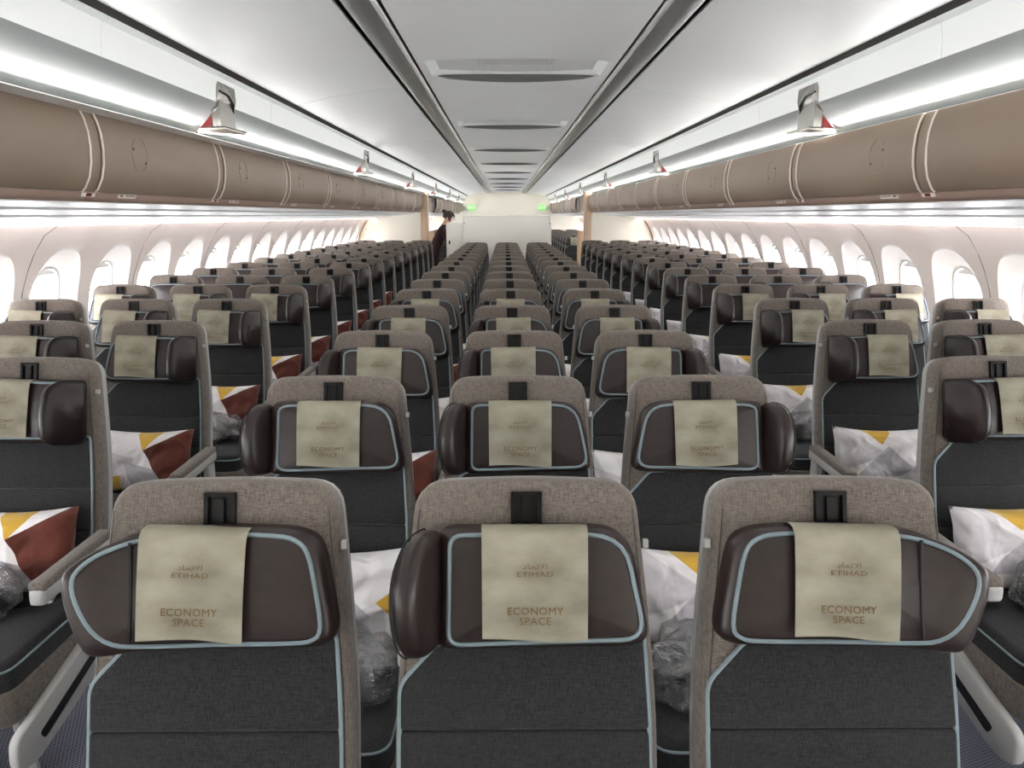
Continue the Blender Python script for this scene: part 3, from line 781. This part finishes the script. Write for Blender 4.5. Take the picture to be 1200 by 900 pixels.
def make_headrest(kind, mir):
    if kind == 'flat':
        fwd = lambda x: 0.22 * max(0.0, -x - 0.125) ** 1.15
    else: fwd = lambda x: 0.0
    HT = lambda t: 0.972 * t - 0.0093
    wx = lambda x: x if x > -0.1 else -0.1 + (x + 0.1) * {'flat': 0.80, 'half': 1.5}.get(kind, 1.0)
    f = lambda x, t, n: P(mir * wx(x), HT(t), n + fwd(x))
    pad = mesh('headrest', *slab(hr_outline(kind), f, 0.001, 0.050, 0.021, 4, dome=0.007), 'leather', angle=60)
    pip = mesh('headrest_piping', *tube([f(p[0], p[1], 0.0505) for p in hr_pipe(kind)], 0.0038, True, 6), 'piping')
    out = {'pad': pad, 'piping': pip}
    if kind == 'flat':
        out['crease'] = mesh('headrest_crease', *tube([f(-0.134 + 0.004 * math.sin(q * 3), 0.108 + q * 0.165, 0.0545 + 0.002 * math.sin(q * math.pi)) for q in [i / 8 for i in range(9)]], 0.003, False, 4), 'rubber')
    if kind in ('fold', 'half', 'tuck'):
        ph = R({'fold': 72, 'half': 66, 'tuck': 113}[kind])
        ol = roundpoly([(-0.012, 0.091), (0.075, 0.096), (0.128, 0.13), (0.150, 0.19), (0.132, 0.262), (0.085, 0.294), (-0.012, 0.291)], [0.02, 0.05, 0.05, 0.05, 0.05, 0.04, 0.02], 4)
        if kind == 'tuck': ol = roundpoly([(-0.012, 0.091), (0.085, 0.096), (0.128, 0.122), (0.142, 0.20), (0.136, 0.275), (0.095, 0.297), (-0.012, 0.291)], [0.02, 0.03, 0.03, 0.04, 0.03, 0.03, 0.02], 4)
        x0, n0 = {'fold': (-0.138, 0.030), 'half': (-0.160, 0.030), 'tuck': (-0.158, 0.028)}[kind]
        def g(w, t, q):
            # q outward of the fold; inner face towards the sitter at q = 0
            w *= {'fold': 0.84, 'half': 0.62, 'tuck': 0.95}[kind]
            return P(mir * (x0 - math.cos(ph) * w - math.sin(ph) * q), HT(t), n0 + math.sin(ph) * w - math.cos(ph) * q)
        V1, F1 = slab(ol, lambda w, t, q: g(w, t, 0.046 - q), 0.0, 0.046, 0.018, 3, dome=0.004, backbev=0.018)
        out['wing'] = mesh('headrest_wing', V1, F1, 'leather', angle=60)
        out['wing_seam'] = mesh('wing_seam', *tube([g(p[0], p[1], 0.034) for p in offset(ol, -0.0006)], 0.0018, True, 4), 'rubber')
    return out
HR = {}
for kd in ('flat', 'fold', 'half', 'tuck'):
    for mir, nm in ((1, 'L'), (-1, 'R')): HR[kd + nm] = make_headrest(kd, mir)
# black bracket in the back top
parts = []
def pbox(x0, x1, t0, t1, n0, n1):
    v = [P(x, t, n) for n in (n0, n1) for (x, t) in ((x0, t0), (x1, t0), (x1, t1), (x0, t1))]
    return v, [(0, 1, 2, 3), (4, 5, 6, 7), (0, 1, 5, 4), (1, 2, 6, 5), (2, 3, 7, 6), (3, 0, 4, 7)]
SM['headrest_bracket'] = mesh('headrest_bracket', *join(pbox(-0.026, 0.026, 0.020, 0.10, -0.02, 0.003), pbox(-0.026, -0.019, 0.020, 0.10, 0, 0.011), pbox(0.019, 0.026, 0.020, 0.10, 0, 0.011),
                                                        pbox(-0.026, 0.026, 0.020, 0.027, 0, 0.011), pbox(-0.007, 0.007, 0.030, 0.10, 0, 0.009)), 'black', smooth=False)
hv, hf = pbox(0.200, 0.209, 0.104, 0.118, -0.026, -0.010)
SM['coat_hook_R'] = mesh('coat_hook', hv, hf, 'plastic', smooth=False)
SM['coat_hook_L'] = mesh('coat_hook', [(-p[0], p[1], p[2]) for p in hv], hf, 'plastic', smooth=False)
co = roundpoly([(-0.228, -0.13), (0.228, -0.13), (0.226, -0.655), (-0.226, -0.655)], [0.02, 0.02, 0.06, 0.06], 5)
SM['seat_cushion'] = mesh('seat_cushion', *slab(co, lambda x, y, n: (x, y, n + 0.03 * (-(y + 0.35)) * 0.6), 0.34, 0.462, 0.03, 4, dome=0.012), 'dark', angle=60)
SM['cushion_piping'] = mesh('cushion_piping', *tube([(p[0], p[1], 0.442 + 0.018 * (-(p[1] + 0.35))) for p in offset(co, 0.003)], 0.0038, True, 5), 'piping')
SM['cushion_base'] = mesh('cushion_base', *slab(offset(co, -0.006), lambda x, y, n: (x, y, n), 0.285, 0.395, 0.012, 2, backbev=0.02), 'taupe', angle=60)
SM['armrest'] = rbox('armrest', -0.022, 0.022, -0.53, -0.14, 0.575, 0.622, 0.012, 'plastic', 3)
SM['arm_pad'] = rbox('arm_pad', -0.023, 0.023, -0.525, -0.145, 0.612, 0.640, 0.010, 'taupe', 3)
SM['arm_post'] = rbox('arm_post', -0.014, 0.014, -0.22, -0.15, 0.30, 0.585, 0.008, 'plastic', 2)
sp_ = roundpoly([(-0.16, 0.40), (-0.16, 0.26), (-0.62, 0.175), (-0.70, 0.20), (-0.69, 0.285)], 0.03, 4)
def side_frame(x):
    V, F = slab(sp_, lambda y, z, n: (x + n, y, z), -0.014, 0.014, 0.006, 2, backbev=0.006); return V, F
SM['side_frame'] = mesh('side_frame', *side_frame(0), 'plastic', angle=50)
sl_ = roundpoly([(-0.26, 0.325), (-0.26, 0.295), (-0.58, 0.215), (-0.60, 0.245)], 0.014, 4)
SM['frame_slot'] = mesh('frame_slot', *slab(sl_, lambda y, z, n: (n, y, z), -0.0150, 0.0150, 0.001, 1), 'rubber', angle=50)
SM['leg_front'] = mesh('leg', *tube([(0, -0.50, 0.345), (0, -0.46, 0.12), (0, -0.44, 0.0)], 0.018, False, 8), 'plastic')
SM['leg_rear'] = mesh('leg', *tube([(0, -0.20, 0.345), (0, -0.10, 0.12), (0, -0.06, 0.0)], 0.018, False, 8), 'plastic')
SM['belt_buckle'] = rbox('belt_buckle', -0.03, 0.03, -0.022, 0.022, 0.0, 0.014, 0.005, 'metal', 2)
SM['belt_strap'] = mesh('belt_strap', *join(boxvf(-0.15, -0.028, -0.018, 0.018, 0.002, 0.006)), 'black', smooth=False)

SX = 0.515
SEATG = {'C': 'seats of the centre block', -1: "window-block seats on the attendant's side", 1: 'window-block seats opposite the attendant'}
def add_seat(x, y, label, group, hr, hookside, arms, aisle=None, buckle=False, full=True):
    s = thing('airline_seat', label, 'seat', (x, y, 0), group)
    put('backrest', SM['backrest'], s)
    put('back_shell', SM['back_shell'], s)
    pn = put('back_panel', SM['back_panel'], s); put('panel_piping', SM['panel_piping'], pn)
    H = HR[hr]
    h = put('headrest', H['pad'], s); put('headrest_piping', H['piping'], h)
    if 'crease' in H: put('headrest_crease', H['crease'], h)
    if 'wing' in H:
        put('headrest_wing', H['wing'], h)
        if full: put('wing_seam', H['wing_seam'], h)
    put('headrest_bracket', SM['headrest_bracket'], s)
    c = put('seat_cushion', SM['seat_cushion'], s)
    put('leg', SM['leg_front'], s, (0.12, 0, 0)); put('leg', SM['leg_rear'], s, (0.12, 0, 0))
    if full:
        put('bolster_seam', SM['bolster_seam_L'], s); put('bolster_seam', SM['bolster_seam_R'], s)
        if hookside: put('coat_hook', SM['coat_hook_' + hookside], s)
        put('cushion_piping', SM['cushion_piping'], c); put('cushion_base', SM['cushion_base'], s)
        for a in arms:
            ar = put('armrest', SM['armrest'], s, (a * 0.252, 0, 0)); put('arm_pad', SM['arm_pad'], ar); put('arm_post', SM['arm_post'], ar)
        if aisle:
            sf = put('side_frame', SM['side_frame'], s, (aisle * 0.245, 0, 0)); put('frame_slot', SM['frame_slot'], sf)
        if buckle:
            bk = put('belt_buckle', SM['belt_buckle'], s, (buckle * 0.15, -0.34, 0.487), (0, 0, 0.3)); put('belt_strap', SM['belt_strap'], bk)
    return s

# paper headrest covers
def cover_mesh(seed):
    rnd = random.Random(seed)
    base = Vector(P(0, 0.08, 0.06))
    path = [(0.088, 0.003), (0.080, 0.012), (0.076, 0.024), (0.0765, 0.040), (0.081, 0.054), (0.092, 0.0625), (0.11, 0.0655), (0.14, 0.067), (0.18, 0.068), (0.22, 0.068), (0.25, 0.0675), (0.284, 0.066)]
    path = [(0.072 + (t - 0.076) * 0.86, n) for t, n in path]
    nx = 12; W = 0.0870; V = []; F = []
    ph1, ph2 = rnd.uniform(0, 6), rnd.uniform(0, 6)
    for off in (0, 0.0013):
        for j, (t, n) in enumerate(path):
            for i in range(nx + 1):
                x = -W + 2 * W * i / nx
                wv = 0.0012 * math.sin(x * 60 + ph1 + j * .5) * (j / 11) + 0.0012 * math.sin(x * 33 + ph2) * (j / 11)
                wd = 1 - 0.03 * (j / 11)
                V.append(Vector(P(x * wd, t + (0.003 * math.sin(x * 25 + ph1) if j == 11 else 0), n + wv + off * 1.0)) - base)
    M = nx + 1; K = len(path) * M
    for o in (0, K):
        for j in range(len(path) - 1):
            for i in range(nx): F.append((o + j * M + i, o + j * M + i + 1, o + (j + 1) * M + i + 1, o + (j + 1) * M + i))
    b_ = list(range(M)) + [j * M + nx for j in range(1, len(path))] + [(len(path) - 1) * M + i for i in range(nx - 1, -1, -1)] + [j * M for j in range(len(path) - 2, 0, -1)]
    for i in range(len(b_)):
        a, c = b_[i], b_[(i + 1) % len(b_)]; F.append((a, c, c + K, a + K))
    return mesh('headrest_cover', V, F, 'paper', angle=60)
CV = [cover_mesh(s) for s in range(4)]
CBASE = Vector(P(0, 0.08, 0.06))
T1 = textmesh('ECONOMY', 0.0172, 'gold', 1.0); T2 = textmesh('SPACE', 0.0172, 'gold', 1.0)
T3 = textmesh('ETIHAD', 0.0112, 'gold', 1.45); T4 = textmesh('\ufea9\ufe8e\ufea4\ufe97\ufefb\ufe8d', 0.0125, 'gold', 1.2)
def add_cover(x, y, label, group, dx=0.0, rz=0.0, text=True, k=0):
    c = put('headrest_cover', CV[k % 4], None, (x + dx + CBASE.x, y + CBASE.y, CBASE.z), (0, rz, 0)); tag(c, label, 'headrest cover', group)
    if text:
        for me, t, nm in ((T4, 0.1475, 'emblem'), (T3, 0.162, 'lettering'), (T1, 0.230, 'lettering'), (T2, 0.2485, 'lettering')):
            put(nm, me, c, Vector(P(0, 0.072 + (t - 0.076) * 0.86, 0.0722)) - CBASE, SROT)
    return c

# pillows
def pillow_mesh(m, seed):
    rnd = random.Random(seed); nx, ny = 26, 18; V = []; UV = []; F = []
    hw, hh, th = 0.205, 0.132, 0.058
    a1, a2, a3 = (rnd.uniform(0, 6) for _ in range(3))
    for sgn in (1, -1):
        for j in range(ny + 1):
            for i in range(nx + 1):
                u = -1 + 2 * i / nx; v = -1 + 2 * j / ny
                px = u * hw * (1 - 0.07 * (1 - v * v) * abs(u) ** 3); py = v * hh * (1 - 0.09 * (1 - u * u) * abs(v) ** 3) - 0.006 * (1 - u * u)
                q = max(0, (1 - u ** 4)) ** 0.55 * max(0, (1 - v ** 4)) ** 0.6
                wr = 0.006 * math.sin(u * 7 + v * 2 + a1) * q + 0.005 * math.sin(v * 9 - u * 4 + a2) * q + 0.004 * math.sin(14 * u + a3 + 3 * v) * q * abs(v)
                V.append((px, py, sgn * (th * q) + wr)); UV.append(((u + 1) / 2, (v + 1) / 2))
        o = 0 if sgn == 1 else (nx + 1) * (ny + 1)
        for j in range(ny):
            for i in range(nx):
                a = o + j * (nx + 1) + i; F.append((a, a + 1, a + nx + 2, a + nx + 1))
    me = bpy.data.meshes.new('pillow'); me.from_pydata(V, [], F); me.materials.append(MT[m])
    ul = me.uv_layers.new(name='UVMap')
    for l in me.loops: ul.data[l.index].uv = UV[l.vertex_index]
    bm = bmesh.new(); bm.from_mesh(me); bmesh.ops.remove_doubles(bm, verts=bm.verts, dist=1e-5); bmesh.ops.recalc_face_normals(bm, faces=bm.faces); bm.to_mesh(me); bm.free()
    me.polygons.foreach_set('use_smooth', [True] * len(me.polygons))
    return me
PILL = {m: [pillow_mesh(m, s) for s in range(2)] for m in ('pillowA', 'pillowB')}
def add_pillow(x, y, label, m, k=0, dx=0.0, tilt=0.0, t=0.597, n=0.075):
    p = Vector(P(dx, t, n)) + Vector((x, y, 0))
    o = put('pillow', PILL[m][k % 2], None, p, (SROT[0], tilt, 0)); tag(o, label, 'pillow', 'printed pillows on the seats'); return o

# wrapped blanket packs
def pack_mesh(name, m, hx, hy, hz, seed, amp):
    rnd = random.Random(seed); bm = bmesh.new(); bmesh.ops.create_icosphere(bm, subdivisions=4, radius=1.0)
    ph = [rnd.uniform(0, 6.28) for _ in range(8)]
    for v in bm.verts:
        p = v.co.copy(); e = 3.6
        k = (abs(p.x) ** e + abs(p.y) ** e + abs(p.z) ** e) ** (-1 / e); p *= k
        d = sum(math.sin((3 + 2 * i) * p.x + ph[i] + (5 - i) * p.y * 1.7 + (2 + i) * p.z) for i in range(4)) / 4
        d += 0.7 * sum(abs(math.sin((6 + 3 * i) * p.y + ph[i + 4] + (7 - i) * p.x)) - 0.5 for i in range(4)) / 4
        q = 1 + amp * d
        v.co = Vector((p.x * hx * q, p.y * hy * q, p.z * hz * q))
    me = bpy.data.meshes.new(name); bm.to_mesh(me); bm.free(); me.materials.append(MT[m])
    me.polygons.foreach_set('use_smooth', [True] * len(me.polygons)); return me
BLK = [pack_mesh('folded_blanket', 'blanket', 0.118, 0.078, 0.050, s, 0.10) for s in (1, 2)]
BLKP = [pack_mesh('folded_blanket', 'paleblanket', 0.118, 0.078, 0.050, s, 0.16) for s in (3, 4)]
WRP = [pack_mesh('plastic_wrap', 'wrap', 0.135, 0.090, 0.060, s, 0.20) for s in (5, 6)]
def add_pack(x, y, label, k=0, dx=0.0, yy=-0.37, rz=0.0, pale=False, zz=0.540, tilt=0.0):
    t = thing('blanket_pack', label, 'blanket', (x + dx, y + yy, zz), 'plastic-wrapped blanket packs'); t.rotation_euler = (tilt, 0, rz)
    put('folded_blanket', (BLKP if pale else BLK)[k % 2], t); put('plastic_wrap', WRP[k % 2], t)
    return t

def dof(iu): return 422.6 * iu - 0.0945
NC = 16
CPOS = {-1: 'attendant-side', 0: 'middle', 1: 'far-side'}
for r in range(1, NC + 1):
    iu = 0.003226 + 0.00211 * (min(r, 5) - 1) + 0.0018 * max(0, r - 5)
    y = dof(iu); nfp = NC + 1 - r
    for c in (-1, 0, 1):
        cover = r <= 5
        hr = {-1: ('flatL' if r == 1 else 'halfL'), 0: 'foldL', 1: ('flatR' if r == 1 else 'halfR' if r == 2 else 'foldR')}[c]
        lab = '%s centre-block seat, %s row ahead of the white partition, %s' % (CPOS[c], ORD[nfp], 'paper cover on headrest' if cover else 'bare leather headrest')
        add_seat(c * SX, y, lab, SEATG['C'], hr, {-1: 'R', 0: 'R', 1: 'L'}[c], (-1, 1) if c == -1 else (1,), c if c else None)
        if cover:
            dx = {(1, -1): -0.022, (1, 0): 0.012, (1, 1): 0.003, (2, -1): 0.0, (2, 0): 0.005, (2, 1): -0.005}.get((r, c), random.uniform(-.006, .006))
            rz = {(1, -1): 0.022, (1, 0): 0.0, (1, 1): 0.028}.get((r, c), random.uniform(-.02, .02))
            add_cover(c * SX, y, 'beige paper cover on %s centre seat, %s row ahead of the white partition' % (CPOS[c], ORD[nfp]), 'paper headrest covers', dx, rz, r <= 4, r + c)
        if 2 <= r <= 6 and c:
            add_pillow(c * SX, y, 'printed pillow on %s centre seat, %s row ahead of the white partition' % (CPOS[c], ORD[nfp]), 'pillowB' if r % 2 == 0 else 'pillowA', r, -c * 0.02, 0.0)
            if r <= 3:
                add_pack(c * SX, y, 'plastic-wrapped grey blanket on %s centre seat, %s row ahead of the white partition' % (CPOS[c], ORD[nfp]), r, -c * 0.10, -0.43, 0.9 * c, tilt=0.15, zz=0.528)
NS = 15
SPOS = ['aisle', 'middle', 'window']
for r in range(1, NS + 1):
    iu = 0.00606 + 0.00213 * (min(r, 4) - 1) + 0.00197 * max(0, r - 4)
    y = dof(iu); nfp = NS + 1 - r
    for sg in (-1, 1):
        for c in range(3):
            x = sg * (1.54 + 0.50 * c); cover = r <= 4
            lab = '%s seat, %s, %s row ahead of cream bulkhead, %s' % (SPOS[c], SIDE[sg], ORD[nfp], 'paper cover' if cover else 'bare headrest')
            add_seat(x, y, lab, SEATG[sg], 'tuckR' if sg < 0 else 'tuckL', 'R' if sg < 0 else 'L', (-sg, sg) if c == 0 else (sg,) if c == 1 else (), -sg if c == 0 else None, buckle=(-sg if (c == 0 and r in (1, 3)) else False))
            if cover:
                add_cover(x, y, 'beige paper cover, %s seat, %s, %s row ahead of cream bulkhead' % (SPOS[c], SIDE[sg], ORD[nfp]), 'paper headrest covers', sg * 0.048, random.uniform(-.03, .03) + (0.03 if sg < 0 else -0.02), r <= 3, r + c)
            if c == 0 and r <= 9:
                add_pillow(x, y, 'printed pillow on aisle seat, %s, %s row ahead of cream bulkhead' % (SIDE[sg], ORD[nfp]), 'pillowA' if sg < 0 else 'pillowB', r, 0.0, random.uniform(-.05, .05))
                if r in (1, 3):
                    add_pack(x, y, 'plastic-wrapped %s blanket, aisle seat, %s, %s row ahead of cream bulkhead' % ('pale' if (sg < 0 and r == 3) else 'grey', SIDE[sg], ORD[nfp]), r, sg * 0.03 if r == 1 else -sg * 0.02, -0.36, sg * 0.7, pale=(sg < 0 and r == 3))
# seats of the rear cabin, glimpsed past the posts
NR = 9
for r in range(NR):
    y = 18.3 + 0.86 * r
    for sg in (-1, 1):
        for c in (0, 1):
            if r == 0 and c == 0: add_cover(sg * 1.545, y, 'beige paper cover on first rear-cabin aisle seat, ' + SIDE[sg], 'paper headrest covers', 0.0, 0.0, False, sg)
            add_seat(sg * (1.545 + SX * c), y, '%s seat of the rear cabin, %s, %s row behind the wooden post' % (SPOS[c], SIDE[sg], ORD[r + 1]), 'rear cabin seats behind the posts', 'tuckR' if sg < 0 else 'tuckL', None, (), None, full=False)

# ------------------------------------------------------------------ attendant beside the white cupboard
def attendant():
    bx, by = -1.20, 15.15
    J = {  # joint: (x, y, z, radius)
        'pelvis': (-.17, 0, .93, .155), 'waist': (-.13, 0, 1.07, .125), 'chest': (-.06, 0, 1.25, .150), 'neckb': (.005, 0, 1.385, .075), 'neck': (.045, 0, 1.44, .052),
        'headb': (.085, 0, 1.49, .075), 'headt': (.115, 0, 1.575, .092),
        'shR': (-.03, -.165, 1.33, .065), 'elR': (.12, -.20, 1.10, .045), 'wrR': (.30, -.12, 1.06, .030), 'haR': (.37, -.10, 1.06, .030),
        'shL': (-.03, .165, 1.33, .065), 'elL': (.12, .20, 1.10, .045), 'wrL': (.30, .12, 1.06, .030), 'haL': (.37, .10, 1.06, .030),
        'hipR': (-.17, -.09, .86, .105), 'knR': (-.13, -.09, .50, .065), 'anR': (-.16, -.09, .09, .042), 'toR': (-.01, -.09, .035, .034),
        'hipL': (-.17, .09, .86, .105), 'knL': (-.13, .09, .50, .065), 'anL': (-.16, .09, .09, .042), 'toL': (-.01, .09, .035, .034)}
    E = [('pelvis', 'waist'), ('waist', 'chest'), ('chest', 'neckb'), ('neckb', 'neck'), ('neck', 'headb'), ('headb', 'headt')]
    for s in 'RL': E += [('chest', 'sh' + s), ('sh' + s, 'el' + s), ('el' + s, 'wr' + s), ('wr' + s, 'ha' + s), ('pelvis', 'hip' + s), ('hip' + s, 'kn' + s), ('kn' + s, 'an' + s), ('an' + s, 'to' + s)]
    # five fingers on each hand
    for s, q in (('R', -1), ('L', 1)):
        hx, hy, hz, _ = J['ha' + s]
        for i, (dy, ln) in enumerate(((-.027, .055), (-.009, .066), (.009, .062), (.026, .048))):
            J['f%d%s' % (i, s)] = (hx + ln * .55, hy + dy, hz - .004, .0088); J['g%d%s' % (i, s)] = (hx + ln, hy + dy, hz - .026, .0078)
            E += [('ha' + s, 'f%d%s' % (i, s)), ('f%d%s' % (i, s), 'g%d%s' % (i, s))]
        J['th' + s] = (hx + .005, hy - q * .05, hz - .012, .0095); E.append(('ha' + s, 'th' + s))
    names = list(J); me = bpy.data.meshes.new('person')
    me.from_pydata([J[n][:3] for n in names], [(names.index(a), names.index(c)) for a, c in E], [])
    o = bpy.data.objects.new('person_source', me); COL.objects.link(o)
    md = o.modifiers.new('Skin', 'SKIN'); md.use_smooth_shade = True
    for i, n in enumerate(names):
        sv = me.skin_vertices[0].data[i]; r = J[n][3]; sv.radius = (r, r * (1.25 if n in ('chest', 'pelvis') else 1.0)); sv.use_root = (n == 'pelvis')
    o.modifiers.new('Sub', 'SUBSURF').levels = 2
    dg = bpy.context.evaluated_depsgraph_get(); dg.update()
    bme = bpy.data.meshes.new_from_object(o.evaluated_get(dg)); bpy.data.objects.remove(o)
    bme.materials.clear(); bme.materials.append(MT['uniform']); bme.materials.append(MT['skin']); bme.name = 'person'
    for p in bme.polygons:
        c = p.center
        p.material_index = 1 if (c.z > 1.425 or (c.x > 0.29 and 0.95 < c.z < 1.2)) else 0
        p.use_smooth = True
    po = put('person', bme, None, (bx, by, 0)); tag(po, 'person in dark brown uniform, hair in a bun, bending over white cupboard', 'person')
    # hair: shell over the skull, pulled back into a bun
    bm = bmesh.new(); bmesh.ops.create_icosphere(bm, subdivisions=4, radius=1.0)
    dl = []
    for v in bm.verts:
        p = v.co
        if p.x > 0.55 and p.z < 0.35: dl.append(v)
        elif p.z < -0.55: dl.append(v)
        v.co = Vector((p.x * 0.118, p.y * 0.098, p.z * 0.112))
    bmesh.ops.delete(bm, geom=dl, context='VERTS')
    g = bmesh.ops.create_icosphere(bm, subdivisions=3, radius=0.042)
    for v in g['verts']: v.co += Vector((-0.118, 0, 0.045))
    hm = bpy.data.meshes.new('hair'); bm.to_mesh(hm); bm.free(); hm.materials.append(MT['hair']); hm.polygons.foreach_set('use_smooth', [True] * len(hm.polygons))
    put('hair', hm, po, (.105, 0, 1.568), (0, R(28), 0))
    bm = bmesh.new()
    for dy in (-.092, .092):
        g = bmesh.ops.create_icosphere(bm, subdivisions=2, radius=0.022)
        for v in g['verts']: v.co = Vector((v.co.x * .8 + .085, v.co.y * .4 + dy, v.co.z * 1.3 + 1.535))
    em = bpy.data.meshes.new('ear'); bm.to_mesh(em); bm.free(); em.materials.append(MT['skin']); put('ear', em, po)
    nv, nf = tube([(.185, 0, 1.56), (.212, 0, 1.525), (.195, 0, 1.512)], 0.012, False, 6); put('nose', mesh('nose', nv, nf, 'skin'), po)
    put('mouth', rbox('mouth', .168, .178, -.022, .022, 1.482, 1.490, .003, 'red', 1), po)
    for dy in (-.032, .032): put('eye', rbox('eye', .186, .196, dy - .012, dy + .012, 1.556, 1.568, .004, 'black', 1), po)
attendant()
